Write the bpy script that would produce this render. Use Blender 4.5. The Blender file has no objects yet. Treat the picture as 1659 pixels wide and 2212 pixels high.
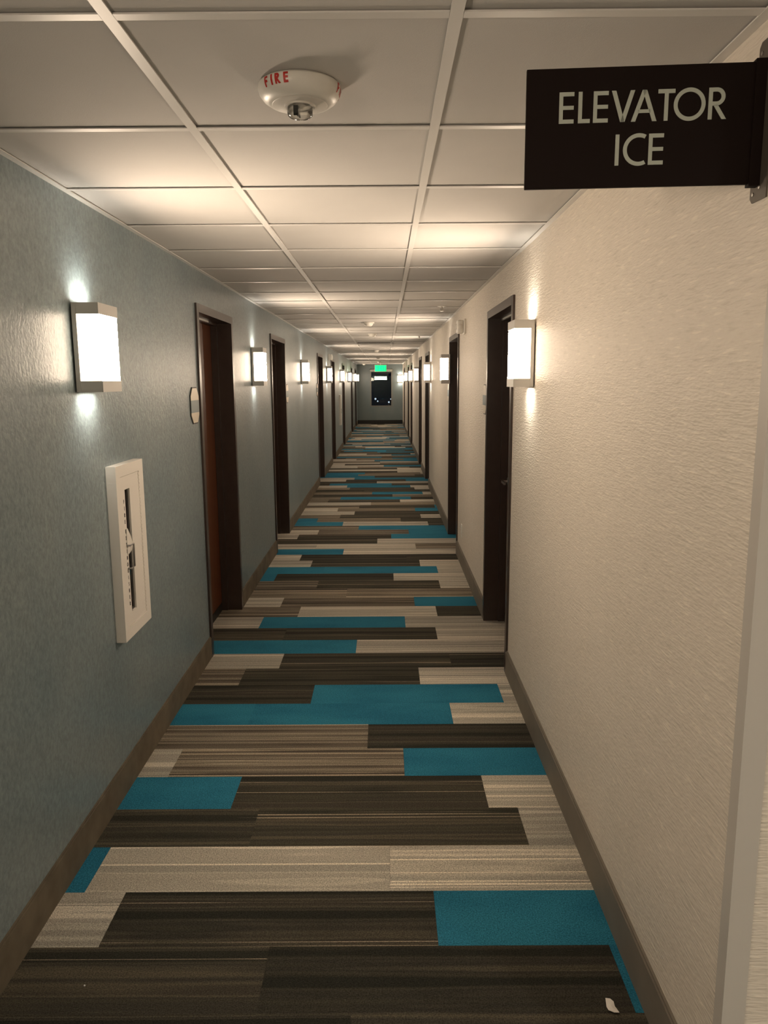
import bpy, bmesh, math, random
from mathutils import Vector, Matrix
random.seed(7)
R = math.radians
scene = bpy.context.scene
COL = scene.collection

# ------------------------------------------------------------------ camera, world, exposure
CAM_H = 1.6427
F_PX, PITCH, YAW, ROLL = 1663.8, 0.16861, 0.00222, -0.00657
def camera():
    cy, sy, cp, sp, cr, sr = math.cos(YAW), math.sin(YAW), math.cos(PITCH), math.sin(PITCH), math.cos(ROLL), math.sin(ROLL)
    right0 = Vector((cy, sy, 0)); f0 = Vector((-sy, cy, 0)); z = Vector((0, 0, 1))
    fwd = f0*cp - z*sp; up0 = f0*sp + z*cp
    right = right0*cr + up0*sr; up = up0*cr - right0*sr
    m = Matrix.Identity(4)
    for i in range(3):
        m[i][0] = right[i]; m[i][1] = up[i]; m[i][2] = -fwd[i]
    m[2][3] = CAM_H
    cam = bpy.data.cameras.new('camera'); ob = bpy.data.objects.new('camera', cam)
    cam.sensor_fit = 'VERTICAL'; cam.sensor_height = 24.0; cam.sensor_width = 18.0
    cam.lens = F_PX/2212*24.0; cam.clip_start = 0.02; cam.clip_end = 500
    COL.objects.link(ob); ob.matrix_world = m; scene.camera = ob
camera()
w = bpy.data.worlds.new('night'); scene.world = w; w.use_nodes = True
w.node_tree.nodes['Background'].inputs[0].default_value = (0.012, 0.016, 0.028, 1)
w.node_tree.nodes['Background'].inputs[1].default_value = 0.25
vs = scene.view_settings
vs.view_transform = 'Standard'; vs.look = 'None'; vs.gamma = 1.0; vs.use_curve_mapping = False
vs.exposure = 0.17
DIFF_E = 105.0         # radiance of the sconce diffusers' front, and of their dimmer sides
DIFF_SIDE = 9.0
SLOT_W = 0.95         # watts of each up/down slot lamp
WARM = (1.0, 0.785, 0.585)
COOL = (1.0, 0.90, 0.76)
try:
    scene.cycles.use_denoising = True
    scene.cycles.max_bounces = 8; scene.cycles.diffuse_bounces = 5; scene.cycles.glossy_bounces = 3
    scene.cycles.use_adaptive_sampling = True; scene.cycles.adaptive_threshold = 0.13
    scene.cycles.sample_clamp_indirect = 4.0
    scene.cycles.caustics_reflective = False; scene.cycles.caustics_refractive = False
except Exception:
    pass

# ------------------------------------------------------------------ dimensions
XL, XR = -1.066, 0.684
ZC = 2.2717           # underside of the ceiling grid
Y_END = 30.0
Y_BACK = -14.0
Y_COR = 1.383         # corner of the right wall by the lift lobby
LOB_X, LOB_Y = 3.6, -1.7
TEE = -0.4805; PITCH_T = 0.6096; CROSS0 = 1.4712
DOOR_W = 1.03
DL = [4.452, 7.31, 12.33, 15.46, 19.45, 24.4, 27.7]
DR = [4.155, 7.2, 12.0, 14.45, 19.38, 21.95, 26.75]
CABS = [2.915, 18.05]

# ------------------------------------------------------------------ materials
def nmat(name):
    m = bpy.data.materials.new(name); m.use_nodes = True
    nt = m.node_tree; nt.nodes.clear()
    out = nt.nodes.new('ShaderNodeOutputMaterial'); b = nt.nodes.new('ShaderNodeBsdfPrincipled')
    nt.links.new(b.outputs[0], out.inputs[0])
    return m, nt, b
def N(nt, t, **kw):
    n = nt.nodes.new(t)
    for k, v in kw.items(): setattr(n, k, v)
    return n
def setin(n, **kw):
    for k, v in kw.items(): n.inputs[k.replace('_', ' ')].default_value = v
def plain(name, col, rough=0.5, metal=0.0, spec=0.5, var=0.0, vscale=8.0, bump=0.0, bscale=200.0):
    m, nt, b = nmat(name)
    b.inputs['Base Color'].default_value = (*col, 1); b.inputs['Roughness'].default_value = rough
    b.inputs['Metallic'].default_value = metal; b.inputs['Specular IOR Level'].default_value = spec
    if var > 0 or bump > 0:
        g = N(nt, 'ShaderNodeNewGeometry')
        if var > 0:
            n = N(nt, 'ShaderNodeTexNoise'); setin(n, Scale=vscale, Detail=4.0); nt.links.new(g.outputs['Position'], n.inputs['Vector'])
            r = N(nt, 'ShaderNodeValToRGB')
            r.color_ramp.elements[0].position = 0.3; r.color_ramp.elements[1].position = 0.7
            r.color_ramp.elements[0].color = (*[c*(1-var) for c in col], 1); r.color_ramp.elements[1].color = (*[min(1, c*(1+var)) for c in col], 1)
            nt.links.new(n.outputs[0], r.inputs[0]); nt.links.new(r.outputs[0], b.inputs['Base Color'])
        if bump > 0:
            n2 = N(nt, 'ShaderNodeTexNoise'); setin(n2, Scale=bscale, Detail=2.0); nt.links.new(g.outputs['Position'], n2.inputs['Vector'])
            bp = N(nt, 'ShaderNodeBump'); setin(bp, Strength=bump, Distance=0.002)
            nt.links.new(n2.outputs[0], bp.inputs['Height']); nt.links.new(bp.outputs[0], b.inputs['Normal'])
    return m
def emit(name, col, s):
    m, nt, b = nmat(name)
    b.inputs['Base Color'].default_value = (*[min(.8, c) for c in col], 1)
    b.inputs['Emission Color'].default_value = (*col, 1); b.inputs['Emission Strength'].default_value = s
    b.inputs['Roughness'].default_value = 0.4
    return m
def stretch_noise(nt, vec, sc, scale=1.0, detail=3.0, rough=0.5):
    mp = N(nt, 'ShaderNodeMapping'); mp.inputs['Scale'].default_value = sc
    nt.links.new(vec, mp.inputs['Vector'])
    n = N(nt, 'ShaderNodeTexNoise'); setin(n, Scale=scale, Detail=detail, Roughness=rough)
    nt.links.new(mp.outputs[0], n.inputs['Vector'])
    return n.outputs[0]
def ramp(nt, fac, pts, interp='LINEAR'):
    r = N(nt, 'ShaderNodeValToRGB'); cr = r.color_ramp; cr.interpolation = interp
    while len(cr.elements) < len(pts): cr.elements.new(0.5)
    for e, (p, c) in zip(cr.elements, pts):
        e.position = p; e.color = (*c, 1)
    nt.links.new(fac, r.inputs[0])
    return r.outputs[0]
def mixc(nt, fac, a, b, mode='MIX'):
    n = N(nt, 'ShaderNodeMix', data_type='RGBA', blend_type=mode)
    for sock, v in ((n.inputs[0], fac), (n.inputs[6], a), (n.inputs[7], b)):
        if hasattr(v, 'links'): nt.links.new(v, sock)
        else: sock.default_value = v if not isinstance(v, tuple) else (*v, 1)
    return n.outputs[2]

def wall_blue():
    m, nt, b = nmat('blue_grey_wallcovering')
    g = N(nt, 'ShaderNodeNewGeometry').outputs['Position']
    big = stretch_noise(nt, g, (3, 3, 2.2), detail=3)
    fine = stretch_noise(nt, g, (70, 70, 54), detail=3, rough=0.62)
    c = ramp(nt, big, [(0.3, (0.165, 0.215, 0.235)), (0.7, (0.20, 0.245, 0.255))])
    f = ramp(nt, fine, [(0.3, (0.72, 0.72, 0.72)), (0.55, (1, 1, 1)), (0.75, (1.25, 1.22, 1.16))])
    nt.links.new(mixc(nt, 1.0, c, f, 'MULTIPLY'), b.inputs['Base Color'])
    b.inputs['Roughness'].default_value = 0.36; b.inputs['Specular IOR Level'].default_value = 0.55
    bp = N(nt, 'ShaderNodeBump'); setin(bp, Strength=0.55, Distance=0.003)
    nt.links.new(fine, bp.inputs['Height']); nt.links.new(bp.outputs[0], b.inputs['Normal'])
    return m
def wall_beige():
    m, nt, b = nmat('beige_dashed_wallcovering')
    g = N(nt, 'ShaderNodeNewGeometry').outputs['Position']
    dash = stretch_noise(nt, g, (15, 15, 150), detail=1.0)
    dash2 = stretch_noise(nt, g, (45, 45, 220), detail=1.0)
    big = stretch_noise(nt, g, (1.4, 1.4, 1.4), detail=2)
    c = ramp(nt, big, [(0.3, (0.645, 0.59, 0.51)), (0.7, (0.685, 0.625, 0.545))])
    f = ramp(nt, dash, [(0.28, (0.90, 0.90, 0.89)), (0.42, (1, 1, 1)), (0.62, (1.0, 1.0, 1.0)), (0.72, (1.14, 1.14, 1.13))])
    nt.links.new(mixc(nt, 1.0, c, f, 'MULTIPLY'), b.inputs['Base Color'])
    b.inputs['Roughness'].default_value = 0.48; b.inputs['Specular IOR Level'].default_value = 0.4
    h = N(nt, 'ShaderNodeMath', operation='ADD'); nt.links.new(dash, h.inputs[0]); nt.links.new(dash2, h.inputs[1])
    bp = N(nt, 'ShaderNodeBump'); setin(bp, Strength=0.42, Distance=0.004)
    nt.links.new(h.outputs[0], bp.inputs['Height']); nt.links.new(bp.outputs[0], b.inputs['Normal'])
    return m
def carpet(name, kind):
    m, nt, b = nmat(name)
    tc = N(nt, 'ShaderNodeTexCoord').outputs['Object']
    oi = N(nt, 'ShaderNodeObjectInfo').outputs['Random']
    mul = N(nt, 'ShaderNodeMath', operation='MULTIPLY'); mul.inputs[1].default_value = 137.0; nt.links.new(oi, mul.inputs[0])
    cx = N(nt, 'ShaderNodeCombineXYZ')
    for i in range(3): nt.links.new(mul.outputs[0], cx.inputs[i])
    va = N(nt, 'ShaderNodeVectorMath', operation='ADD'); nt.links.new(tc, va.inputs[0]); nt.links.new(cx.outputs[0], va.inputs[1])
    v = va.outputs[0]
    pile = stretch_noise(nt, tc, (230, 230, 230), detail=3, rough=0.75)
    pilec = ramp(nt, pile, [(0.32, (0.45, 0.45, 0.45)), (0.68, (1.6, 1.6, 1.55))])
    if kind == 'teal':
        big = stretch_noise(nt, v, (2.0, 5.0, 1), detail=2)
        c = ramp(nt, big, [(0.35, (0.019, 0.135, 0.225)), (0.65, (0.028, 0.178, 0.275))])
    else:
        mod = stretch_noise(nt, v, (1.7, 11.0, 0.4), detail=1.0)
        def shift(sock, amt):
            a = N(nt, 'ShaderNodeMath', operation='MULTIPLY_ADD'); nt.links.new(mod, a.inputs[0]); a.inputs[1].default_value = amt
            nt.links.new(sock, a.inputs[2])
            b2 = N(nt, 'ShaderNodeMath', operation='SUBTRACT'); nt.links.new(a.outputs[0], b2.inputs[0]); b2.inputs[1].default_value = amt/2
            return b2.outputs[0]
        band = shift(stretch_noise(nt, v, (0.05, 17.0, 0.4), detail=1.0), 0.22)
        band2 = shift(stretch_noise(nt, v, (0.05, 36.0, 0.4), detail=1.0), 0.22)
        line = shift(stretch_noise(nt, v, (0.04, 85.0, 0.7), detail=0.0), 0.16)
        if kind == 'dark':
            c = ramp(nt, band, [(0.38, (0.026, 0.026, 0.022)), (0.46, (0.054, 0.050, 0.038)), (0.53, (0.038, 0.036, 0.031)), (0.60, (0.080, 0.071, 0.053)), (0.66, (0.048, 0.043, 0.035))])
            lc = (0.30, 0.25, 0.19); lo, hi = 0.755, 0.785
        elif kind == 'mid':
            c = ramp(nt, band2, [(0.34, (0.050, 0.043, 0.037)), (0.44, (0.155, 0.132, 0.104)), (0.49, (0.075, 0.065, 0.054)), (0.56, (0.26, 0.225, 0.178)), (0.62, (0.13, 0.112, 0.09)), (0.70, (0.36, 0.315, 0.25))])
            lc = (0.36, 0.30, 0.23); lo, hi = 0.72, 0.76
        else:
            c = ramp(nt, band, [(0.36, (0.29, 0.275, 0.245)), (0.44, (0.42, 0.395, 0.345)), (0.46, (0.32, 0.30, 0.265)), (0.56, (0.36, 0.335, 0.295)), (0.60, (0.58, 0.54, 0.47)), (0.68, (0.40, 0.37, 0.325))], 'LINEAR')
            lc = (0.66, 0.61, 0.53); lo, hi = 0.73, 0.77
        lf = ramp(nt, line, [(lo, (0, 0, 0)), (hi, (1, 1, 1))])
        c = mixc(nt, lf, c, lc)
        tone = ramp(nt, oi, [(0.0, (0.9, 0.9, 0.9)), (1.0, (1.22, 1.2, 1.16))])
        c = mixc(nt, 1.0, c, tone, 'MULTIPLY')
    c = mixc(nt, 1.0, c, pilec, 'MULTIPLY')
    nt.links.new(c, b.inputs['Base Color'])
    b.inputs['Roughness'].default_value = 0.95; b.inputs['Specular IOR Level'].default_value = 0.1
    bp = N(nt, 'ShaderNodeBump'); setin(bp, Strength=0.5, Distance=0.003)
    nt.links.new(pile, bp.inputs['Height']); nt.links.new(bp.outputs[0], b.inputs['Normal'])
    return m
def glass(name, tint=(1, 1, 1), rough=0.0, ior=1.5):
    m = bpy.data.materials.new(name); m.use_nodes = True
    nt = m.node_tree; nt.nodes.clear()
    out = N(nt, 'ShaderNodeOutputMaterial'); t = N(nt, 'ShaderNodeBsdfTransparent'); gl = N(nt, 'ShaderNodeBsdfGlossy')
    t.inputs[0].default_value = (*tint, 1); gl.inputs['Roughness'].default_value = rough
    fr = N(nt, 'ShaderNodeFresnel'); fr.inputs['IOR'].default_value = ior
    mx = N(nt, 'ShaderNodeMixShader')
    nt.links.new(fr.outputs[0], mx.inputs[0]); nt.links.new(t.outputs[0], mx.inputs[1]); nt.links.new(gl.outputs[0], mx.inputs[2])
    nt.links.new(mx.outputs[0], out.inputs[0])
    return m
def wood(name, c0, c1, rough=0.4):
    m, nt, b = nmat(name)
    tc = N(nt, 'ShaderNodeTexCoord').outputs['Object']
    g = stretch_noise(nt, tc, (30, 30, 1.6), detail=5, rough=0.6)
    nt.links.new(ramp(nt, g, [(0.3, c0), (0.7, c1)]), b.inputs['Base Color'])
    b.inputs['Roughness'].default_value = rough
    return m

M = dict(
    blue=wall_blue(), beige=wall_beige(),
    teal=carpet('teal_carpet', 'teal'), dark=carpet('charcoal_striped_carpet', 'dark'),
    mid=carpet('brown_striped_carpet', 'mid'), light=carpet('greige_striped_carpet', 'light'),
    slab=plain('floor_underlay', (0.02, 0.02, 0.02), 0.9),
    tile=plain('ceiling_tile_white', (0.575, 0.56, 0.54), 0.9, var=0.025, vscale=3, bump=0.22, bscale=420, spec=0.2),
    tee=plain('grid_white_paint', (0.68, 0.665, 0.64), 0.42),
    base_l=plain('olive_brown_base', (0.125, 0.105, 0.075), 0.8, var=0.22, vscale=9, bump=0.2, bscale=260, spec=0.2),
    base_r=plain('taupe_base', (0.17, 0.15, 0.122), 0.6, var=0.10, vscale=6, spec=0.3),
    black=plain('black_base', (0.012, 0.011, 0.010), 0.5),
    frame=plain('espresso_frame_paint', (0.040, 0.027, 0.022), 0.28, var=0.1, vscale=20),
    slabwood=wood('reddish_door_veneer', (0.075, 0.022, 0.008), (0.13, 0.042, 0.015), 0.35),
    steel=plain('brushed_steel', (0.5, 0.48, 0.45), 0.3, 1.0),
    satin=plain('satin_nickel_paint', (0.52, 0.505, 0.475), 0.4, 0.0),
    white=plain('white_enamel', (0.72, 0.69, 0.64), 0.4),
    plastic=plain('white_plastic', (0.74, 0.72, 0.67), 0.38),
    diff=emit('lit_opal_diffuser', WARM, DIFF_E), diffside=emit('lit_opal_diffuser_edge', WARM, DIFF_SIDE),
    slot=emit('lit_slot_lens', COOL, 20.0),
    downlamp=emit('lit_downlight_lens', COOL, 420.0), transom=emit('lit_transom_glass', (0.92, 1.0, 0.78), 22.0),
    lens=glass('clear_lens', (0.93, 0.93, 0.91), 0.02, 1.5),
    pane=glass('window_pane', (0.9, 0.93, 0.92), 0.0, 1.62),
    red=plain('red_print', (0.50, 0.025, 0.018), 0.5),
    redpaint=plain('red_paint', (0.42, 0.02, 0.015), 0.3),
    sign=plain('dark_brown_sign', (0.011, 0.006, 0.005), 0.6, spec=0.12),
    signtext=plain('sage_grey_lettering', (0.46, 0.50, 0.44), 0.5),
    bracket=plain('bronze_bracket', (0.115, 0.10, 0.082), 0.42, 0.35),
    grey=plain('grey_metal', (0.24, 0.23, 0.22), 0.35, 0.6),
    ink=plain('black_print', (0.02, 0.02, 0.02), 0.6),
    guard=plain('corner_guard_vinyl', (0.50, 0.475, 0.435), 0.36),
    cream=plain('cream_plaque', (0.62, 0.55, 0.44), 0.35),
    slate=plain('slate_blue_plaque', (0.17, 0.22, 0.23), 0.4),
    green=emit('green_exit_light', (0.0, 1.0, 0.30), 1.15),
    greenface=emit('green_exit_panel', (0.0, 0.9, 0.26), 0.55),
    shade=plain('roller_shade_cloth', (0.42, 0.44, 0.40), 0.7),
    winframe=plain('window_frame_grey', (0.20, 0.205, 0.20), 0.5),
    asphalt=plain('night_asphalt', (0.05, 0.05, 0.05), 0.9, var=0.3, vscale=0.5),
    globe=emit('street_lamp_globe', (0.75, 0.85, 1.0), 0.9),
    paper=plain('white_paper', (0.78, 0.74, 0.68), 0.8),
    lint=plain('white_lint', (0.7, 0.7, 0.68), 0.9),
    chrome=plain('mirror_reflector', (0.6, 0.6, 0.6), 0.1, 1.0),
)
for k in ('slot', 'green', 'globe', 'transom'): M[k].cycles.emission_sampling = 'NONE'
for k in ('diff', 'diffside', 'greenface', 'downlamp'): M[k].cycles.emission_sampling = 'FRONT'

# ------------------------------------------------------------------ mesh helpers
class MB:
    def __init__(s): s.bm = bmesh.new()
    def box(s, x0, x1, y0, y1, z0, z1):
        v = [s.bm.verts.new(p) for p in ((x0, y0, z0), (x1, y0, z0), (x1, y1, z0), (x0, y1, z0), (x0, y0, z1), (x1, y0, z1), (x1, y1, z1), (x0, y1, z1))]
        for f in ((0, 3, 2, 1), (4, 5, 6, 7), (0, 1, 5, 4), (1, 2, 6, 5), (2, 3, 7, 6), (3, 0, 4, 7)):
            s.bm.faces.new([v[i] for i in f])
        return s
    def lathe(s, prof, n=32, mat=None, cap=True):
        rings = []
        mat = mat or Matrix.Identity(4)
        for r, z in prof:
            if r < 1e-6: rings.append([s.bm.verts.new(mat @ Vector((0, 0, z)))])
            else: rings.append([s.bm.verts.new(mat @ Vector((r*math.cos(2*math.pi*i/n), r*math.sin(2*math.pi*i/n), z))) for i in range(n)])
        for a, b in zip(rings, rings[1:]):
            for i in range(n):
                j = (i+1) % n
                if len(a) == 1: s.bm.faces.new((a[0], b[i], b[j]))
                elif len(b) == 1: s.bm.faces.new((a[i], a[j], b[0]))
                else: s.bm.faces.new((a[i], a[j], b[j], b[i]))
        if cap:
            if len(rings[0]) > 1: s.bm.faces.new(rings[0])
            if len(rings[-1]) > 1: s.bm.faces.new(rings[-1])
        return s
    def prism(s, pts, h, mat=None):
        """extrude polygon pts (local xy) by h along local z"""
        mat = mat or Matrix.Identity(4)
        a = [s.bm.verts.new(mat @ Vector((x, y, 0))) for x, y in pts]; b = [s.bm.verts.new(mat @ Vector((x, y, h))) for x, y in pts]
        n = len(pts)
        s.bm.faces.new(a); s.bm.faces.new(b)
        for i in range(n): s.bm.faces.new((a[i], a[(i+1) % n], b[(i+1) % n], b[i]))
        return s
    def tube(s, pts, r, n=8):
        P = [Vector(p) for p in pts]; rings = []
        for i, p in enumerate(P):
            d = (P[min(i+1, len(P)-1)] - P[max(i-1, 0)]).normalized()
            a = d.orthogonal().normalized(); c = d.cross(a)
            rings.append([s.bm.verts.new(p + r*(math.cos(2*math.pi*k/n)*a + math.sin(2*math.pi*k/n)*c)) for k in range(n)])
        for a, b in zip(rings, rings[1:]):
            off = min(range(n), key=lambda o: sum((a[k].co-b[(k+o) % n].co).length for k in range(n)))
            for k in range(n): s.bm.faces.new((a[k], a[(k+1) % n], b[(k+1+off) % n], b[(k+off) % n]))
        s.bm.faces.new(rings[0]); s.bm.faces.new(rings[-1])
        return s
    def bevel(s, w, seg=2):
        bmesh.ops.bevel(s.bm, geom=list(s.bm.edges), offset=w, segments=seg, affect='EDGES', profile=0.5, clamp_overlap=True)
        return s
    def mesh(s, name, mat, smooth=False):
        bmesh.ops.recalc_face_normals(s.bm, faces=s.bm.faces)
        me = bpy.data.meshes.new(name); s.bm.to_mesh(me); s.bm.free()
        me.materials.append(mat)
        if smooth:
            for p in me.polygons: p.use_smooth = True
            try: me.set_sharp_from_angle(angle=R(38))
            except Exception: pass
        return me
    def build(s, name, mat, parent=None, loc=(0, 0, 0), smooth=False):
        return link(name, s.mesh(name, mat, smooth), parent, loc)
def link(name, me, parent=None, loc=(0, 0, 0)):
    o = bpy.data.objects.new(name, me); COL.objects.link(o); o.location = loc
    if parent is not None: o.parent = parent
    return o
def tag(o, label=None, cat=None, group=None, kind=None):
    if label: o['label'] = label
    if cat: o['category'] = cat
    if group: o['group'] = group
    if kind: o['kind'] = kind
    return o
def empty(name, loc=(0, 0, 0), rz=0.0):
    o = bpy.data.objects.new(name, None); COL.objects.link(o); o.location = loc; o.rotation_euler = (0, 0, rz)
    o.empty_display_size = 0.1
    return o
def copy_tree(o, parent=None):
    c = o.copy(); COL.objects.link(c); c.parent = parent
    for ch in list(o.children): copy_tree(ch, c)
    return c
def holed(mb, x0, x1, ya, yb, za, zb, holes, axis='Y'):
    """wall slab between ya..yb, za..zb with rectangular holes (y0,y1,z0,z1); axis X swaps the roles of x and y"""
    ys = sorted({ya, yb, *[h[0] for h in holes], *[h[1] for h in holes]})
    ys = [y for y in ys if ya <= y <= yb]
    for a, b in zip(ys, ys[1:]):
        mid = (a+b)/2
        cut = sorted([(h[2], h[3]) for h in holes if h[0] <= mid <= h[1]])
        z = za
        spans = []
        for c0, c1 in cut:
            if c0 > z: spans.append((z, c0))
            z = max(z, c1)
        if z < zb: spans.append((z, zb))
        for s0, s1 in spans:
            if axis == 'Y': mb.box(x0, x1, a, b, s0, s1)
            else: mb.box(a, b, x0, x1, s0, s1)

# letters as flat strokes -------------------------------------------------------------
def arc(cx, cy, r, w, a0, a1, n=24, sx=1.0):
    out = []
    for i in range(n):
        t0 = R(a0+(a1-a0)*i/n); t1 = R(a0+(a1-a0)*(i+1)/n); ri = r-w
        out.append([(cx+sx*r*math.cos(t0), cy+r*math.sin(t0)), (cx+sx*r*math.cos(t1), cy+r*math.sin(t1)),
                    (cx+sx*ri*math.cos(t1), cy+ri*math.sin(t1)), (cx+sx*ri*math.cos(t0), cy+ri*math.sin(t0))])
    return out
def rect(x0, y0, x1, y1): return [(x0, y0), (x1, y0), (x1, y1), (x0, y1)]
def slant(xb, xt, w, y0=0.0, y1=1.0): return [(xb-w/2, y0), (xb+w/2, y0), (xt+w/2, y1), (xt-w/2, y1)]
def glyph(ch, w=0.13):
    if ch == 'E': return [rect(0, 0, w, 1), rect(w, 1-w, .5, 1), rect(w, .5-w*.45, .49, .5+w*.5), rect(w, 0, .5, w)], .5
    if ch == 'F': return [rect(0, 0, w, 1), rect(w, 1-w, .5, 1), rect(w, .5-w*.5, .47, .5+w*.5)], .5
    if ch == 'L': return [rect(0, 0, w, 1), rect(w, 0, .4, w)], .4
    if ch == 'I': return [rect(0, 0, w, 1)], w
    if ch == 'T': return [rect(0, 1-w, .56, 1), rect(.28-w/2, 0, .28+w/2, 1-w)], .56
    if ch == 'H': return [rect(0, 0, w, 1), rect(.6-w, 0, .6, 1), rect(w, .5-w/2, .6-w, .5+w/2)], .6
    if ch == 'V': return [slant(.39, w*.58, w*1.12), slant(.39, .78-w*.58, w*1.12)], .78
    if ch == 'A': return [slant(w*.58, .43, w*1.12), slant(.86-w*.58, .43, w*1.12), rect(.22, .27, .64, .27+w*.85)], .86
    if ch == 'X': return [slant(w*.6, .6-w*.6, w*1.2), slant(.6-w*.6, w*.6, w*1.2)], .6
    if ch == 'N': return [rect(0, 0, w, 1), rect(.66-w, 0, .66, 1), slant(.66-w*.55, w*.55, w*1.1)], .66
    if ch == 'O': return arc(.5, .5, .525, w, 0, 360, 40), 1.0
    if ch == 'C': return arc(.52, .5, .525, w, 62, 298, 30), .78
    if ch == 'G': return arc(.52, .5, .525, w, 42, 360, 30) + [rect(.55, .42, 1.03, .42+w)], 1.03
    if ch == 'U': return [rect(0, .3, w, 1), rect(.6-w, .3, .6, 1)] + arc(.3, .3, .3, w, 180, 360, 14), .6
    if ch == 'S': return arc(.27, .74, .26, w, 40, 270, 14) + arc(.27, .27, .27, w, -140, 90, 14), .54
    if ch == 'R': return [rect(0, 0, w, 1), rect(w, 1-w, .26, 1), rect(w, .43, .26, .43+w)] + arc(.26, .715, .285, w, -90, 90, 16) + [slant(.53, .24, w*1.15, 0, .45)], .58
    return [], .3
def word(name, items, cap, mat, parent, frame, h=0.0012, w=0.13):
    """items: (char, x offset in cap heights); frame maps local x,y,z(out)"""
    mb = MB()
    for ch, dx in items:
        polys, _ = glyph(ch, w)
        for p in polys: mb.prism([((x+dx)*cap, y*cap) for x, y in p], h, frame)
    return mb.build(name, mat, parent)

# ------------------------------------------------------------------ the setting
floor = MB().box(XL-0.35, XR+0.35, Y_BACK-0.2, Y_END+0.25, -0.16, -0.0065).box(XR+0.35, LOB_X+0.2, LOB_Y-0.2, Y_COR+0.35, -0.16, -0.0065).build('floor', M['slab'])
tag(floor, 'corridor floor of teal, charcoal and pale carpet planks laid crosswise', 'floor', kind='structure')

# carpet planks: 1.0 m x 0.248 m rows across the corridor
ROW0, ROWP = 2.025, 0.248
K = dict(T='teal', D='dark', M='mid', L='light')
ROWS = {   # row: (types, joints between them)
 -2: ('DD', [-.10]), -1: ('DDT', [-.35, .65]), 0: ('LDT', [-.857, .148]), 1: ('TLL', [-.993, .007]), 2: ('DDL', [-.50, .507]),
 3: ('TDL', [-.613, .395]), 4: ('LMT', [-.927, .073]), 5: ('MD', [-.09]), 6: ('TTL', [-.677, .323]), 7: ('DTL', [-.395, .606]),
 8: ('MDL', [-.816, .184]), 9: ('LDD', [-.626, .38]), 10: ('TL', [-.189]), 11: ('DDL', [-.67, .33]), 12: ('LTL', [-.866, .13]),
 13: ('MLD', [-.63, .363]), 14: ('LMT', [-.785, .212]), 15: ('MM', [-.311]), 16: ('MDL', [-.562, .438]), 17: ('TDL', [-.94, .063]),
 18: ('TTL', [-.547, .453]), 19: ('LDL', [-.68, .309]), 20: ('LDD', [-.806, .193]), 21: ('TL', [-.415]), 22: ('LLM', [-.7, .3]),
 23: ('DL', [-.089]), 24: ('LDT', [-.94, .057]), 25: ('LMT', [-.745, .253]), 26: ('MT', [-.307]), 27: ('TLD', [-.5, .494]),
 28: ('TMD', [-.82, .18]), 29: ('MDL', [-.56, .43]), 30: ('LD', [-.393]), 31: ('LMT', [-.62, .38]), 32: ('MDT', [-.35, .65]),
 33: ('LM', [-.2]), 34: ('MDL', [-.8, .2]), 35: ('MTD', [-.64, .36]), 36: ('DDM', [-.9, .1]), 37: ('MTL', [-.2, .55]),
}
PX0, PX1 = XL-0.17, XR+0.17
def plank_rows():
    n = 0; field = {}
    k = -2
    while ROW0 + ROWP*k < Y_END:
        y0 = ROW0+ROWP*k; y1 = min(y0+ROWP, Y_END+0.02)
        if k in ROWS: types, joints = ROWS[k]
        else:
            j0 = random.uniform(-1.0, -0.02); joints = [j0, j0+1.0] if j0+1.0 < XR-0.02 else [j0]
            types = ''.join(random.choice('TTTLLLLDDDMM') for _ in range(len(joints)+1))
        xs = [PX0]+joints+[PX1]
        for t, a, b in zip(types, xs, xs[1:]):
            g = 0.0003; lift = random.uniform(-0.0006, 0.0)
            if n < 300:
                cx, cyy = (a+b)/2, (y0+y1)/2; hx, hy = (b-a)/2-g, (y1-y0)/2-g
                MB().box(-hx, hx, -hy, hy, -0.006, lift).build('carpet_plank', M[K[t]], floor, (cx, cyy, 0)); n += 1
            else: field.setdefault(t, MB()).box(a+g, b-g, y0+g, y1-g, -0.006, lift)
        k += 1
    k = -3
    while ROW0+ROWP*(k+1) > Y_BACK:      # behind the photographer and in the lobby
        y0 = ROW0+ROWP*k; x1 = LOB_X+0.1 if LOB_Y < y0+ROWP and y0 < Y_COR+.2 else PX1
        x = PX0 - random.uniform(0, .9)
        while x < x1:
            a, b = max(x, PX0), min(x+1.0, x1)
            if b-a > .02: field.setdefault(random.choice('TLLDDDMM'), MB()).box(a+.0008, b-.0008, y0+.0008, y0+ROWP-.0008, -0.006, 0)
            x += 1.0
        k -= 1
    for y0k in range(-2, 0):
        y0 = ROW0+ROWP*y0k
        if y0 < Y_COR+.1: field.setdefault('D', MB()).box(PX1+.001, LOB_X+.1, y0+.001, y0+ROWP-.001, -0.006, 0)
    for t, mb in field.items():
        tag(mb.build('carpet_field', M[K[t]], floor), kind='stuff')
plank_rows()

# ceiling: slab above, grid and tiles below
ceil = MB().box(XL-0.35, XR+0.35, Y_BACK-0.2, Y_END+0.25, ZC+0.05, ZC+0.15).box(XR+0.35, LOB_X+0.2, LOB_Y-0.2, Y_COR+0.35, ZC+0.05, ZC+0.15).build('ceiling', M['tile'])
tag(ceil, 'white suspended ceiling of square lay-in tiles in a metal grid', 'ceiling', kind='structure')
TW = 0.0238
cols = [(XL, TEE), (TEE, TEE+PITCH_T), (TEE+PITCH_T, XR)]
tile_me = []; cross_me = []
for a, b in cols:
    hx, hy = (b-a)/2-0.001, PITCH_T/2-0.001
    tile_me.append(MB().box(-hx, hx, -hy, hy, 0.0055, 0.022).mesh('ceiling_tile', M['tile']))
    hx = (b-a)/2-TW/2-0.0005
    cross_me.append(MB().box(-hx, hx, -TW/2, TW/2, 0, 0.003).box(-hx, hx, -0.0015, 0.0015, 0.003, 0.03).mesh('cross_tee', M['tee']))
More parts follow.
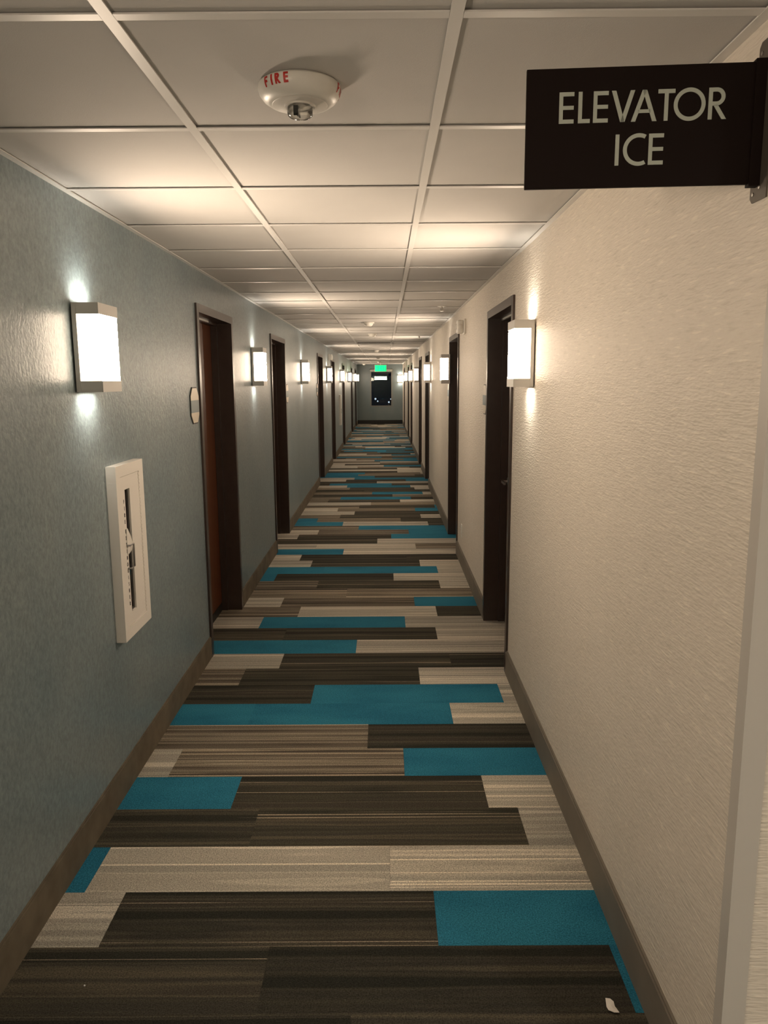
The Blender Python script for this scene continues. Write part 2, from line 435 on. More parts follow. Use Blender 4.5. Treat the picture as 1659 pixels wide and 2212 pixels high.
kmin, kmax = -2, int((Y_END-CROSS0)/PITCH_T)+1
for k in range(kmin, kmax+1):
    yc = CROSS0+PITCH_T*(k+.5)
    for (a, b), tm, cm in zip(cols, tile_me, cross_me):
        if yc-PITCH_T/2 < Y_END: link('cross_tee', cm, ceil, ((a+b)/2, yc-PITCH_T/2, ZC))
        o = link('ceiling_tile', tm, ceil, ((a+b)/2, yc, ZC+random.uniform(-.0008, .0008)))
for x in (TEE, TEE+PITCH_T):
    MB().box(-TW/2, TW/2, Y_BACK, Y_END, 0, 0.003).box(-.0015, .0015, Y_BACK, Y_END, .003, .03).build('main_tee', M['tee'], ceil, (x, 0, ZC-0.0003))
MB().box(XL, XL+0.022, Y_BACK, Y_END, ZC-0.0006, ZC+0.0022).build('wall_angle', M['tee'], ceil)
MB().box(XR-0.022, XR, Y_COR, Y_END, ZC-0.0006, ZC+0.0022).build('wall_angle', M['tee'], ceil)
fb = MB(); ft = MB()
y = CROSS0+PITCH_T*kmin
while y > Y_BACK:
    y -= PITCH_T
    for a, b in cols: fb.box(a, b, max(y, Y_BACK), y+PITCH_T, ZC+.0055, ZC+.022)
    ft.box(XL, XR, y-TW/2, y+TW/2, ZC, ZC+.003)
y = LOB_Y
while y < Y_COR:
    x = XR
    while x < LOB_X: fb.box(x, min(x+PITCH_T, LOB_X), y, min(y+PITCH_T, Y_COR), ZC+.0055, ZC+.022); x += PITCH_T
    ft.box(XR, LOB_X, y-TW/2, y+TW/2, ZC, ZC+.003); y += PITCH_T
tag(fb.build('ceiling_tile_field', M['tile'], ceil), kind='stuff')
tag(ft.build('cross_tee_field', M['tee'], ceil), kind='stuff')

# walls with door and cabinet openings
DOOR_H = 2.083
hl = [(y+.008, y+DOOR_W-.008, 0, DOOR_H-.008) for y in DL] + [(c+.028, c+.330-.028, 0.655, 1.300) for c in CABS]
mb = MB(); holed(mb, XL-0.20, XL, Y_BACK, Y_END, 0, ZC+0.05, hl)
tag(mb.build('wall_left', M['blue']), 'long left wall in mottled blue-grey wallcovering', 'wall', kind='structure')
hr = [(y+.008, y+DOOR_W-.008, 0, DOOR_H-.008) for y in DR]
mb = MB(); holed(mb, XR, XR+0.20, Y_COR+0.001, Y_END, 0, ZC+0.05, hr)
mb.box(XR, XR+0.2, Y_BACK, LOB_Y, 0, ZC+.05)
tag(mb.build('wall_right', M['beige']), 'long right wall in beige wallcovering with embossed dashes', 'wall', kind='structure')
# backing behind the doors so that no night sky leaks in
mb = MB().box(XL-0.26, XL-0.21, Y_BACK, Y_END, 0, ZC+.05)
tag(mb.build('wall_rooms_left', M['black']), 'dark backing of the rooms behind the left doors', 'wall', kind='structure')
mb = MB().box(XR+0.21, XR+0.26, Y_COR+.25, Y_END, 0, ZC+.05)
tag(mb.build('wall_rooms_right', M['black']), 'dark backing of the rooms behind the right doors', 'wall', kind='structure')
mb = MB().box(XR+0.2, LOB_X, Y_COR+0.001, Y_COR+0.2, 0, ZC+.05).box(XR+.2, LOB_X, LOB_Y-.2, LOB_Y, 0, ZC+.05).box(LOB_X, LOB_X+.2, LOB_Y-.2, Y_COR+.2, 0, ZC+.05)
tag(mb.build('wall_lobby', M['beige']), 'beige wall of the lift lobby around the right corner', 'wall', kind='structure')
WX0, WX1, WZ0, WZ1 = -0.548, 0.272, 0.68, 2.07
mb = MB(); holed(mb, Y_END, Y_END+0.2, XL-.2, XR+.2, 0, ZC+0.05, [(WX0, WX1, WZ0, WZ1)], 'X')
tag(mb.build('wall_end', M['blue']), 'blue-grey end wall of the corridor around the night window', 'wall', kind='structure')
mb = MB().box(XL-.2, XR+.2, Y_BACK-.2, Y_BACK, 0, ZC+.05)
tag(mb.build('wall_back', M['beige']), 'beige far wall of the corridor behind the photographer', 'wall', kind='structure')

# baseboards
def base(side, doors, x, sgn, h, t, mat, y0, label):
    mb = MB(); y = y0
    for d in doors+[None]:
        e = d if d is not None else Y_END
        a, b = (x, x+sgn*t) if sgn > 0 else (x+sgn*t, x)
        mb.box(a, b, y, e, 0.0, h-0.006)
        a2, b2 = (x, x+sgn*t*.6) if sgn > 0 else (x+sgn*t*.6, x)
        mb.box(a2, b2, y, e, h-0.006, h)
        if d is not None: y = d+DOOR_W
    tag(mb.build('baseboard_'+side, mat), label, 'baseboard', kind='structure')
base('left', DL, XL, 1, 0.128, 0.010, M['base_l'], Y_BACK, 'mottled olive-brown base along the left wall')
base('right', DR, XR, -1, 0.136, 0.012, M['base_r'], Y_COR, 'smooth taupe base along the right wall')
tag(MB().box(XL+.011, XR-.013, Y_END-.014, Y_END, 0, .148).build('baseboard_end', M['black']), 'black base under the night window on the end wall', 'baseboard', kind='structure')
tag(MB().box(XR+.055, LOB_X, Y_COR-.012, Y_COR, 0, .136).build('baseboard_lobby', M['base_r']), 'taupe base on the lobby wall around the right corner', 'baseboard', kind='structure')

# corner guard on the right wall's outer corner
g = empty('corner_guard', (XR, Y_COR, 0.0))
tag(g, 'beige vinyl corner guard on the right wall corner at the picture edge', 'corner guard')
MB().box(-0.003, 0.0, -0.003, 0.034, .137, ZC-.004).build('side_flange', M['guard'], g)
MB().box(0.0, 0.044, -0.003, 0.0, .137, ZC-.004).build('front_flange', M['guard'], g)

# window in the end wall
win = empty('window_1', ((WX0+WX1)/2, Y_END, WZ0)); tag(win, 'dark night window with a grey frame in the end wall', 'window', kind='structure')
hw, hh = (WX1-WX0)/2, WZ1-WZ0
for a in ((-hw-.018, -hw+.026, 0, hh), (hw-.026, hw+.018, 0, hh)):
    MB().box(a[0], a[1], -.012, .10, a[2], a[3]).build('window_stile', M['winframe'], win)
MB().box(-hw-.018, hw+.018, -.014, .10, -.02, .026).build('window_sill', M['winframe'], win)
MB().box(-hw-.018, hw+.018, -.012, .10, hh-.02, hh+.02).build('window_head', M['winframe'], win)
MB().box(-hw+.026, hw-.026, .040, .046, .026, hh-.02).build('window_pane', M['pane'], win)
sh = empty('roller_shade', ((WX0+WX1)/2, Y_END-.022, 1.995)); tag(sh, 'rolled-up pale shade across the top of the end window', 'shade')
MB().lathe([(.036, -hw-.02), (.036, hw+.02)], 20, Matrix.Translation((0, -.038, .05)) @ Matrix.Rotation(R(90), 4, 'Y')).build('shade_roll', M['shade'], sh, smooth=True)
MB().box(-hw-.01, hw+.01, -.004, .006, -.012, .05).build('shade_hem', M['shade'], sh)
for sx in (-1, 1): MB().box(sx*(hw+.026)-.004, sx*(hw+.026)+.004, -.08, .022, .006, .094).build('end_bracket', M['winframe'], sh)

# night outside
tag(MB().box(-60, 60, Y_END+8, Y_END+230, -6.6, -6.4).build('ground', M['asphalt']), 'dark car park below the end window', 'ground', kind='structure')
LAMPS = [(-1.96, 160, -2.0, .20, 'brightest distant street lamp at the left of the end window'), (-1.32, 141, -1.98, .13, 'small distant street lamp just below the brightest one'),
         (.67, 135, -2.0, .15, 'distant street lamp at the lower right of the end window'), (1.16, 158, -2.0, .11, 'faint distant street lamp at the right edge of the end window')]
for x, y, z, r, lab in LAMPS:
    t = empty('street_lamp', (x, y, -6.4)); tag(t, lab, 'street lamp', 'street lamps outside the end window')
    H = z+6.4
    MB().lathe([(.12, 0), (.07, .3), (.05, H-r)], 10).build('pole', M['black'], t)
    MB().lathe([(0, H-r)]+[(r*math.sin(R(a)), H-r*math.cos(R(a))) for a in range(30, 180, 30)]+[(0, H+r)], 12, cap=False).build('globe', M['globe'], t, smooth=True)

# ------------------------------------------------------------------ doors
def make_door():
    t = empty('door_1')
    cw, ct = .048, .012; W = DOOR_W; rec = .132
    for y0, y1, s in ((0, cw, 1), (W-cw, W, -1)):
        j = MB().box(-.001, ct, y0, y1, 0, DOOR_H-.0005)
        ja, jb = (y0+.010, y1) if s > 0 else (y0, y1-.010)
        j.box(-rec-.045, -.001, ja, jb, 0, DOOR_H-.012)
        jo = j.build('jamb', M['frame'], t)
        sa, sb = (y1, y1+.014) if s > 0 else (y0-.014, y0)
        MB().box(-rec+.001, -rec+.045, sa, sb, 0, DOOR_H-cw-.001).build('door_stop', M['frame'], jo)
    hd = MB().box(0.0005, ct+.0006, cw, W-cw, DOOR_H-cw, DOOR_H).box(-rec-.045, 0.0005, cw, W-cw, DOOR_H-cw, DOOR_H-.012).build('head', M['frame'], t)
    MB().box(-rec+.001, -rec+.045, cw, W-cw, DOOR_H-cw-.014, DOOR_H-cw).build('door_stop', M['frame'], hd)
    MB().box(-rec+.046, -rec+.056, cw+.001, W-cw-.3, DOOR_H-cw-.012, DOOR_H-cw-.0005).build('soffit_glint', M['satin'], hd)  # pale strip stands in for sconce light reflected on the glossy soffit
    sl = MB().box(-rec-.044, -rec, cw+.003, W-cw-.003, .060, DOOR_H-cw-.003).build('door_slab', M['slabwood'], t)
    hx = -rec
    h = MB().lathe([(.027, 0), (.027, .010), (.012, .012), (.012, .042)], 18, Matrix.Translation((hx, cw+.07, .98)) @ Matrix.Rotation(R(90), 4, 'Y'))
    h.box(hx+.036, hx+.048, cw+.062, cw+.185, .972, .988)
    h.build('lever_handle', M['steel'], sl)
    MB().lathe([(.011, 0), (.011, .005), (.006, .006), (.006, .003)], 14, Matrix.Translation((hx, W/2, 1.50)) @ Matrix.Rotation(R(90), 4, 'Y')).build('peephole', M['steel'], sl)
    MB().box(-rec-.046, -rec+.002, cw, W-cw, 0, .058).build('kick_strip', M['black'], t)
    return t
ORD = ['nearest', 'second', 'third', 'fourth', 'fifth', 'sixth', 'farthest']
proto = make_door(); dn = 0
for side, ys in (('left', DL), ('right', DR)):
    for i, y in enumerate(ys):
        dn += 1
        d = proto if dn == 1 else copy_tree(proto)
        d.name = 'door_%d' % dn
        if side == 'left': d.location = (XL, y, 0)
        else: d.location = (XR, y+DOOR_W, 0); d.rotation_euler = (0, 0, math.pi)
        extra = {'left1': 'beside the octagonal plaque and fire cabinet', 'right1': 'just past the nearest beige-wall sconce'}.get(side+str(i+1), '')
        tag(d, ('%s dark-framed room door along the %s wall %s' % (ORD[i], 'blue-grey' if side == 'left' else 'beige', extra)).strip(), 'door', 'recessed room doors', 'structure')

# ------------------------------------------------------------------ wall sconces
SC_Z = 1.611
def make_sconce():
    t = empty('wall_sconce')
    W, D, H = .19, .098, .30; c = .038
    y0, y1 = -W/2, W/2
    # back plate stands 5 mm off the wall on two blocks
    b = MB().box(.006, .022, y0, y1, 0, H).bevel(.0008, 1)
    b.box(0, .006, -.03, .03, .08, .22)
    b.build('back_plate', M['satin'], t)
    for nm, z0, z1 in (('bottom_cap', 0, c), ('top_cap', H-c, H)):
        mb = MB()
        zin0, zin1 = z0, z1
        # tray around a slot near the wall through which the lamp shines
        sy, sx0, sx1 = .068, .026, .066
        mb.box(.022, sx0, y0, y1, z0, z1); mb.box(sx1, D, y0, y1, z0, z1)
        mb.box(sx0, sx1, y0, -sy, z0, z1); mb.box(sx0, sx1, sy, y1, z0, z1)
        cap = mb.build(nm, M['satin'], t)
        if z0 == 0: MB().box(sx0, sx1, -sy, sy, .012, .020).build('slot_lens', M['slot'], cap)
        else: MB().box(sx0, sx1, -sy, sy, H-.020, H-.012).build('slot_lens', M['slot'], cap)
    xo, ya, yb = D-.003, y0+.002, y1-.002
    me = bpy.data.meshes.new('diffuser')
    me.from_pydata([(.022, ya, c), (xo, ya, c), (xo, yb, c), (.022, yb, c), (.022, ya, H-c), (xo, ya, H-c), (xo, yb, H-c), (.022, yb, H-c)], [],
                   [(1, 2, 6, 5), (0, 1, 5, 4), (2, 3, 7, 6)])
    me.materials.append(M['diff']); me.materials.append(M['diffside'])
    for p, i in zip(me.polygons, (0, 1, 1)): p.material_index = i
    link('diffuser', me, t)
    for nm, z, rx in (('down_lamp', .010, R(28)), ('up_lamp', H-.010, math.pi-R(28))):
        L = bpy.data.lights.new(nm, 'AREA'); L.shape = 'RECTANGLE'; L.size = .030; L.size_y = .13
        L.energy = SLOT_W; L.color = COOL; L.spread = R(140)
        o = bpy.data.objects.new(nm, L); COL.objects.link(o); o.parent = t
        o.location = (.044, 0, z); o.rotation_euler = (0, rx, 0)
    return t
SL = [2.775, 6.34, 9.99, 14.33, 18.6, 22.5, 26.3, 28.95]
SR = [3.66, 8.24, 11.62, 15.55, 19.1, 23.2]
LABL = ['nearest white box wall sconce, above the fire extinguisher cabinet', 'lit box sconce between the first and second doors of the blue-grey wall', 'lit box sconce between the second and third doors of the blue-grey wall',
        'lit box sconce between the third and fourth doors of the blue-grey wall', 'lit box sconce near the far fire extinguisher cabinet', 'lit box sconce between the fifth and sixth doors of the blue-grey wall',
        'lit box sconce just before the farthest door of the blue-grey wall', 'last lit box sconce of the blue-grey wall, past its farthest door']
LABR = ['nearest lit box sconce of the beige wall, in front of its first door', 'lit box sconce just past the second door of the beige wall', 'lit box sconce just before the third door of the beige wall',
        'lit box sconce just past the fourth door of the beige wall', 'lit box sconce just before the fifth door of the beige wall', 'last lit box sconce of the beige wall, past its sixth door']
sp = make_sconce(); first = True
def put_sconce(loc, rz, lab, group='corridor wall sconces'):
    global first
    o = sp if first else copy_tree(sp)
    first = False
    o.location = loc; o.rotation_euler = (0, 0, rz); tag(o, lab, 'wall lamp', group)
for y, l in zip(SL, LABL): put_sconce((XL, y, SC_Z), 0, l)
for y, l in zip(SR, LABR): put_sconce((XR, y, SC_Z), math.pi, l)
put_sconce((.585, Y_END, SC_Z-.04), -math.pi/2, 'lit box sconce on the end wall to the right of the window')
for y, l in ((.10, 'unseen lit box sconce on the left wall beside the photographer, set there for fill light'), (-4.4, 'second lit box sconce behind the photographer on the left wall'), (-8.0, 'third lit box sconce behind the photographer on the left wall')):  # first one is unseen, moved up beside the camera to brighten near surfaces
    put_sconce((XL, y, SC_Z), 0, l, 'sconces behind the photographer')
for y, l in ((-3.3, 'first lit box sconce behind the lobby on the right wall'), (-7.2, 'second lit box sconce behind the lobby on the right wall')):
    put_sconce((XR, y, SC_Z), math.pi, l, 'sconces behind the photographer')

t = empty('lit_transom', (-.40, Y_BACK, 1.70)); tag(t, 'lit glass transom on the far wall behind the photographer', 'transom')
MB().box(-.62, .62, 0, .03, 0, .40).build('transom_frame', M['frame'], t)
MB().box(-.59, .59, .03, .034, .03, .37).build('transom_glass', M['transom'], t)
# recessed lights of the lift lobby, out of frame to the right
for x, y, l in ((1.7, -.2, 'round recessed downlight in the lobby ceiling near the corridor'), (2.8, -.2, 'round recessed downlight in the lobby ceiling by its far wall')):
    t = empty('recessed_downlight', (x, y, ZC)); tag(t, l, 'downlight', 'lobby downlights')
    MB().lathe([(.085, 0), (.085, -.006), (.070, -.006), (.068, .003)], 32, cap=False).build('trim_ring', M['white'], t, smooth=True)
    MB().lathe([(.069, -.003), (.069, -.001)], 12).build('lamp_face', M['downlamp'], t)

# ------------------------------------------------------------------ fire extinguisher cabinets
WF = Matrix(((0, 0, 1, 0), (1, 0, 0, 0), (0, 1, 0, 0), (0, 0, 0, 1)))     # local x,y,z -> world Y,Z,X for the left wall
def make_cabinet():
    t = empty('extinguisher_cabinet')
    Wc, z0, z1, D = .330, .628, 1.326, .038
    f = MB().box(0, D, 0, .045, z0, z1).box(0, D, Wc-.053, Wc, z0, z1).box(0, D, .045, Wc-.053, z0, z0+.047).box(0, D, .045, Wc-.053, z1-.045, z1)
    f.build('cabinet_frame', M['white'], t)
    a, b, c, d = .047, Wc-.055, z0+.049, z1-.047          # door panel
    s0, s1, q0, q1 = .099, .157, .727, 1.225               # glazed slot
    dr = MB().box(.020, .0345, a, s0, c, d).box(.020, .0345, s1, b, c, d).box(.020, .0345, s0, s1, c, q0).box(.020, .0345, s0, s1, q1, d)
    door = dr.build('cabinet_door', M['white'], t)
    MB().box(.024, .027, s0, s1, q0, q1).build('door_glass', M['lens'], door)
    # curved white plate that reaches over the slot behind the handle
    pts = [(.085, 0.965), (.132, .972), (.150, .990), (.147, 1.005), (.128, 1.035), (.110, 1.055), (.097, 1.070), (.085, 1.070)]
    MB().prism(pts, .003, Matrix.Translation((.0345, 0, 0)) @ WF).build('handle_plate', M['white'], door)
    MB().tube([(.034, .083, 1.003), (.048, .083, 1.003), (.048, .126, 1.003), (.048, .126, .910), (.048, .083, .910), (.034, .083, .910)], .0035).build('pull_handle', M['grey'], door)
    hg = MB()
    z = c+.01
    while z < d-.01: hg.box(.0345, .037, b-.004, b+.003, z, z+.011); z += .016
    hg.build('hinge', M['white'], door)
    mb = MB(); cap = .0155; z = 1.172
    for ch in 'FIRE EXTINGUISHER':
        if ch == ' ': mb.build('fire_lettering', M['ink'], door); mb = MB()
        polys, wd = glyph(ch, .2)
        for p in polys: mb.prism([((x-wd/2)*cap+.082, y*cap+z) for x, y in p], .0006, Matrix.Translation((.0345, 0, 0)) @ WF)
        z -= .0268 if ch != ' ' else .012
    mb.build('extinguisher_lettering', M['ink'], door)
    # tub inside the wall
    k = MB().box(-.165, -.160, .028, Wc-.028, .655, 1.300).box(-.16, .0, .028, .031, .655, 1.3).box(-.16, .0, Wc-.031, Wc-.028, .655, 1.3).box(-.16, .0, .031, Wc-.031, .655, .658).box(-.16, .0, .031, Wc-.031, 1.297, 1.3)
    k.build('tub', M['white'], t)
    return t
def make_ext():
    t = empty('fire_extinguisher')
    MB().lathe([(.045, 0), (.056, .01), (.056, .33), (.045, .365), (.018, .385), (.018, .40)], 24).build('cylinder', M['redpaint'], t, smooth=True)
    MB().box(-.014, .014, -.06, .02, .40, .425).box(-.012, .012, -.075, .02, .445, .455).box(-.01, .01, .0, .02, .42, .45).build('valve_lever', M['ink'], t)
    MB().tube([(.02, 0, .41), (.062, .01, .38), (.066, .01, .2), (.062, .01, .06)], .009).build('hose', M['ink'], t, smooth=True)
    MB().prism([(-.03, .12), (.03, .12), (.03, .26), (-.03, .26)], .001, Matrix.Translation((.0555, 0, 0)) @ WF).build('label_sheet', M['cream'], t)
    return t
cab = make_cabinet(); ext = make_ext()
for i, y in enumerate(CABS):
    c = cab if i == 0 else copy_tree(cab); e = ext if i == 0 else copy_tree(ext)
    c.location = (XL, y, 0); e.location = (XL-.085, y+.165, .6585)
    tag(c, ['white fire extinguisher cabinet under the nearest left sconce', 'far white extinguisher cabinet beside the fifth left door'][i], 'cabinet', 'fire extinguisher cabinets')
    tag(e, ['red fire extinguisher inside the nearest white wall cabinet', 'red fire extinguisher inside the far white wall cabinet'][i], 'fire extinguisher', 'fire extinguishers')

# ------------------------------------------------------------------ projecting ELEVATOR / ICE sign
def make_sign():
    Wd, Hs = .424, .206
    t = empty('projecting_sign', (XR, 1.484, 1.991), R(-4.0))
    tag(t, 'dark brown projecting sign reading ELEVATOR ICE in sage grey letters', 'sign')
    p = MB().box(-Wd, -.004, -.004, .004, 0, Hs).bevel(.0015, 2).build('sign_panel', M['sign'], t)
    fr = Matrix.Translation((-Wd, -.004, 0)) @ Matrix(((1, 0, 0, 0), (0, 0, -1, 0), (0, 1, 0, 0), (0, 0, 0, 1)))
    cap = .0532
    word('elevator_lettering', [('E', 0), ('L', .645), ('E', 1.15), ('V', 1.75), ('A', 2.42), ('T', 3.30), ('O', 3.85), ('R', 4.97)], cap, M['signtext'], p, fr @ Matrix.Translation((.0595, .1118, 0)))
    word('ice_lettering', [('I', 0), ('C', .27), ('E', 1.12)], cap, M['signtext'], p, fr @ Matrix.Translation((.1625, .0375, 0)))
    # wall plate lies flat on the wall, bent chamfered corners
    u = Matrix.Rotation(R(4.0), 4, 'Z')
    pts = [(-.034, -.029), (.020, -.029), (.028, -.020), (.028, .238), (.020, .246), (-.034, .246)]
    fr2 = u @ Matrix.Translation((-.003, 0, 0)) @ WF
    pl = MB().prism(pts, .003, fr2).build('wall_plate', M['bracket'], t)
    for yy, zz in ((.016, -.014), (-.008, -.006), (.016, .226), (-.02, .232)):
        MB().lathe([(.0035, 0), (.0035, .0015), (0, .0022)], 12, u @ Matrix.Translation((-.003, yy, zz)) @ Matrix.Rotation(R(-90), 4, 'Y')).build('screw', M['steel'], pl)
    MB().box(-.022, -.003, -.009, .009, -.004, Hs+.004).build('panel_clamp', M['sign'], t)
make_sign()

# ------------------------------------------------------------------ ceiling devices
def make_alarm():
    t = empty('fire_alarm_strobe', (-.181, 1.80, ZC+.0045))
    tag(t, 'white round ceiling fire alarm strobe with red FIRE lettering and clear lens', 'fire alarm')
    prof = [(.084, 0), (.0885, -.004), (.0895, -.012), (.0865, -.022), (.079, -.032), (.068, -.0395), (.062, -.041), (0, -.0415)]
    body = MB().lathe(prof, 56).build('housing', M['plastic'], t, smooth=True)
    MB().lathe([(.060, -.0413), (.058, -.0425), (.034, -.0430), (.033, -.046), (0, -.046)], 40).build('lens_seat', M['white'], t, smooth=True)
    MB().lathe([(.0275, -.046), (.0275, -.060)]+[(.0275*math.cos(R(a)), -.060-.0105*math.sin(R(a))) for a in (20, 40, 60, 80)]+[(0, -.0708)], 32, cap=False).build('strobe_lens', M['lens'], t, smooth=True)
    MB().box(-.004, .000, -.012, .012, -.063, -.046).build('reflector', M['chrome'], t)
    MB().tube([(-.006, -.010, -.058), (-.006, .010, -.058)], .003).box(-.013, -.003, -.016, -.008, -.064, -.046).build('flash_tube', M['ink'], t)
    def rad(z):
        for (r0, z0), (r1, z1) in zip(prof, prof[1:]):
            if z1 <= z <= z0: return r0+(r1-r0)*(z0-z)/max(1e-6, z0-z1)
        return .06
    cap = .0200
    for c0 in (-125, -5, 115):
        tx = MB(); a = c0-14.0
        for ch, st in (('F', 12.6), ('I', 7.2), ('R', 13.2), ('E', 12.0)):
            polys, wd = glyph(ch, .22)
            for p in polys:
                NS = 4; grid = []
                for iu in range(NS+1):
                    for iv in range(NS+1):
                        u, v = iu/NS, iv/NS      # bilinear patch of the stroke, wrapped onto the bowl
                        x, yv = [(1-u)*(1-v)*p[0][c]+u*(1-v)*p[1][c]+u*v*p[2][c]+(1-u)*v*p[3][c] for c in (0, 1)]
                        z = -.0045-.0195*(1-yv); az = R(a)+x*cap*1.02/.088; r = rad(z)+.0006
                        grid.append(tx.bm.verts.new((r*math.cos(az), r*math.sin(az), z-.0004)))
                for iu in range(NS):
                    for iv in range(NS):
                        k = iu*(NS+1)+iv
                        tx.bm.faces.new((grid[k], grid[k+NS+1], grid[k+NS+2], grid[k+1]))
            a += st
        tx.build('fire_lettering', M['red'], body)
make_alarm()
def make_smoke():
    t = empty('smoke_detector')
    MB().lathe([(.062, 0), (.063, -.010), (.058, -.014)], 28).build('detector_base', M['plastic'], t, smooth=True)
    MB().lathe([(.050, -.014), (.048, -.026), (.036, -.040), (.026, -.045), (0, -.046)], 28).build('sensor_head', M['plastic'], t, smooth=True)
    return t
sm = make_smoke()
SMK = [(-.175, 8.66, 'white smoke detector on the middle ceiling tiles before the second left sconce pair'), (-.168, 10.75, 'white smoke detector just in front of the ceiling grille'), (-.174, 16.45, 'white smoke detector beyond the ceiling grille'),
       (-.177, 21.3, 'small far smoke detector in the middle of the ceiling'), (-.19, 26.2, 'farthest smoke detector, just before the green exit sign'), (-.78, 29.3, 'smoke detector at the left end of the ceiling by the end wall')]
SMK[0] = (-.175, 8.66, 'nearest of the smoke detectors in the middle column of ceiling tiles')
for i, (x, y, l) in enumerate(SMK):
    o = sm if i == 0 else copy_tree(sm); o.location = (x, y, ZC+.0045); tag(o, l, 'smoke detector', 'ceiling smoke detectors')
def make_sprinkler():
    t = empty('sprinkler')
    MB().lathe([(.038, 0), (.038, -.003), (.016, -.008), (.012, -.008)], 24).build('escutcheon', M['plastic'], t, smooth=True)
    MB().lathe([(.010, -.004), (.010, -.022), (.004, -.024), (.004, -.040)], 12).tube([(.010, 0, -.02), (.012, 0, -.032), (.003, 0, -.042)], .002).tube([(-.010, 0, -.02), (-.012, 0, -.032), (-.003, 0, -.042)], .002).build('sprinkler_frame', M['steel'], t)
    MB().lathe([(.014, -.042), (.014, -.0435)], 16).build('deflector', M['steel'], t)
    return t
spk = make_sprinkler()
for i, (x, y, l) in enumerate([(.497, 6.86, 'pendent sprinkler on the right column of ceiling tiles near the wall horn'), (.497, 11.3, 'small far pendent sprinkler on the right column of ceiling tiles')]):
    o = spk if i == 0 else copy_tree(spk); o.location = (x, y, ZC+.0045); tag(o, l, 'sprinkler', 'ceiling sprinklers')
gr = empty('return_air_grille', (TEE+PITCH_T/2, 13.36, ZC-.012)); tag(gr, 'square return air grille with dark slats hanging below the ceiling', 'grille')
hg = .295
for a in ((-hg, -hg+.02, -hg, hg), (hg-.02, hg, -hg, hg), (-hg+.02, hg-.02, -hg, -hg+.02), (-hg+.02, hg-.02, hg-.02, hg)):
    MB().box(*a, 0, .0115).build('frame_bar', M['frame'] if a[3] < 0 else M['tee'], gr)
slat = MB().box(-hg+.02, hg-.02, -.016, .016, .004, .008).mesh('slat', M['tee'])
for i in range(12): link('slat', slat, gr, (0, -hg+.045+i*.0455, 0))

# exit sign hanging near the end wall
ex = empty('exit_sign', (-.143, 27.0, ZC)); tag(ex, 'green lit EXIT sign hanging from the ceiling before the end window', 'exit sign')
MB().box(-.205, .205, -.022, .022, -.315, -.085).bevel(.004, 2).build('housing', M['white'], ex)
fc = MB().box(-.196, .196, -.0245, -.0222, -.306, -.094).build('face_panel', M['greenface'], ex)
fr = Matrix.Translation((-.176, -.0245, -.280)) @ Matrix(((1, 0, 0, 0), (0, 0, -1, 0), (0, 1, 0, 0), (0, 0, 0, 1)))
word('exit_lettering', [('E', 0), ('X', .62), ('I', 1.34), ('T', 1.66)], .158, M['green'], fc, fr, w=.2)
MB().lathe([(.05, 0), (.05, -.012), (.012, -.02), (.012, -.09)], 20).build('canopy', M['white'], ex)

# wall horns above door heads
def make_horn():
    t = empty('wall_horn')
    MB().box(0, .018, -.062, .062, -.062, .062).bevel(.006, 2).build('mounting_plate', M['plastic'], t, smooth=True)
    MB().box(.018, .075, -.048, .048, -.055, .055).bevel(.014, 3).build('horn_body', M['plastic'], t, smooth=True)
    ln = MB().lathe([(.022, 0), (.022, .006), (.014, .011), (0, .012)], 20, Matrix.Translation((.046, .047, 0)) @ Matrix.Rotation(R(-90), 4, 'X'))
    ln.build('round_lens', M['white'], t, smooth=True)
    MB().lathe([(.024, 0), (.024, .006), (0, .008)], 20, Matrix.Translation((.0745, 0, 0)) @ Matrix.Rotation(R(90), 4, 'Y')).build('grille_cap', M['white'], t, smooth=True)
    return t
hn = make_horn()
hn.location = (XR, 6.70, 2.09); hn.rotation_euler = (0, 0, math.pi); tag(hn, 'white wall horn with a round lens before the second beige-wall door', 'wall horn', 'wall horns')
h2 = copy_tree(hn); h2.location = (XL, 14.87, 2.09); h2.rotation_euler = (0, 0, 0); tag(h2, 'far white wall horn before the fourth door of the blue-grey wall', 'wall horn', 'wall horns')

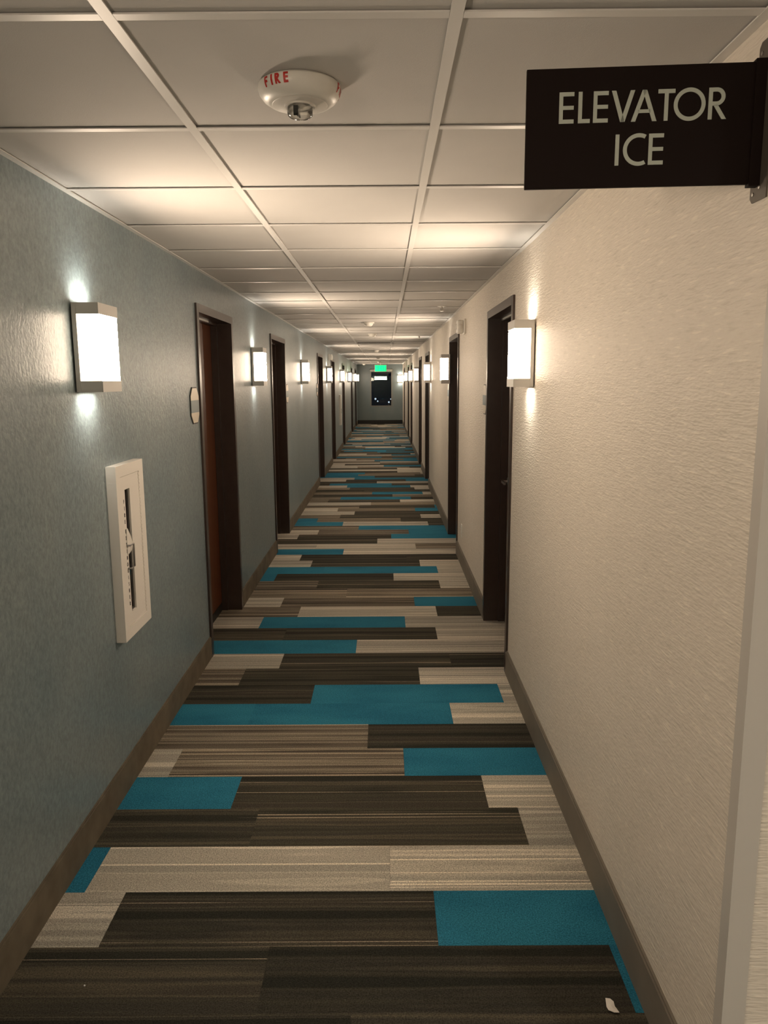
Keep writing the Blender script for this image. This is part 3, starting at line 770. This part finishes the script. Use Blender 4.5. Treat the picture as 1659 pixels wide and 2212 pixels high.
# room number plaques
def make_plaque():
    t = empty('room_plaque')
    Wp, z0, z1, ch = .19, 1.413, 1.615, .045
    octo = [(0, z0+ch), (ch, z0), (Wp-ch, z0), (Wp, z0+ch), (Wp, z1-ch), (Wp-ch, z1), (ch, z1), (0, z1-ch)]
    MB().prism(octo, .005, WF).build('backer', M['black'], t)
    i = .006; zi0, zi1 = z0+.062, z1-.072
    lo = [(i, z0+ch+.003), (ch+.003, z0+i), (Wp-ch-.003, z0+i), (Wp-i, z0+ch+.003), (Wp-i, zi0), (i, zi0)]
    hi = [(i, zi1), (Wp-i, zi1), (Wp-i, z1-ch-.003), (Wp-ch-.003, z1-i), (ch+.003, z1-i), (i, z1-ch-.003)]
    MB().prism(hi, .0015, Matrix.Translation((.005, 0, 0)) @ WF).build('upper_field', M['cream'], t)
    MB().prism(lo, .0015, Matrix.Translation((.005, 0, 0)) @ WF).build('lower_field', M['cream'], t)
    MB().prism([(i, zi0), (Wp-i, zi0), (Wp-i, zi1), (i, zi1)], .0018, Matrix.Translation((.005, 0, 0)) @ WF).build('number_field', M['slate'], t)
    return t
pq = make_plaque()
PL = [(XL, 4.243, 0, 'octagonal room plaque with a slate band before the first left door'), (XL, 8.37, 0, 'octagonal room plaque just past the second left door'), (XL, 12.12, 0, 'octagonal room plaque before the third left door'),
      (XR, 5.40, 1, 'room plaque with a slate band just past the nearest beige-wall door'), (XR, 8.445, 1, 'room plaque just past the second beige-wall door')]
for i, (x, y, s, l) in enumerate(PL):
    o = pq if i == 0 else copy_tree(pq); o.location = (x, y, 0); o.rotation_euler = (0, 0, math.pi if s else 0); tag(o, l, 'plaque', 'room number plaques')

# wall outlet low on the right wall
ot = empty('wall_outlet', (XR, 6.80, .31), math.pi); tag(ot, 'small white electrical outlet low on the beige wall', 'outlet')
MB().box(0, .005, -.036, .036, -.058, .058).bevel(.0015, 1).build('cover_plate', M['plastic'], ot)
for z in (-.022, .022): MB().box(.005, .0075, -.016, .016, z-.013, z+.013).build('socket_face', M['white'], ot)

# scraps on the carpet
pts = [(-.004, .028), (.008, .026), (.015, .017), (.0145, .004), (.018, -.003), (.020, -.018), (.006, -.018), (-.006, -.009), (-.0075, .004)]
mb = MB(); top = []
for dz in (0.0, .0006):
    top.append([mb.bm.verts.new((x, y, .002+.006*abs(math.sin(9*x+40*y))+dz)) for x, y in pts])
c0 = [mb.bm.verts.new((.004, .004, .006+dz)) for dz in (0, .0006)]
n = len(pts)
for k in range(2):
    for i in range(n): mb.bm.faces.new((top[k][i], top[k][(i+1) % n], c0[k]))
for i in range(n): mb.bm.faces.new((top[0][i], top[0][(i+1) % n], top[1][(i+1) % n], top[1][i]))
o = mb.build('paper_scrap', M['paper'], None, (.585, 1.79, 0)); tag(o, 'torn white paper scrap on the dark carpet near the right base', 'paper scrap')
mb = MB().lathe([(0, 0), (.0025, .001), (.002, .003), (0, .004)], 7)
o = mb.build('lint_speck', M['lint'], None, (-.84, 1.877, 0)); tag(o, 'tiny white speck of lint on the dark carpet at lower left', 'lint')
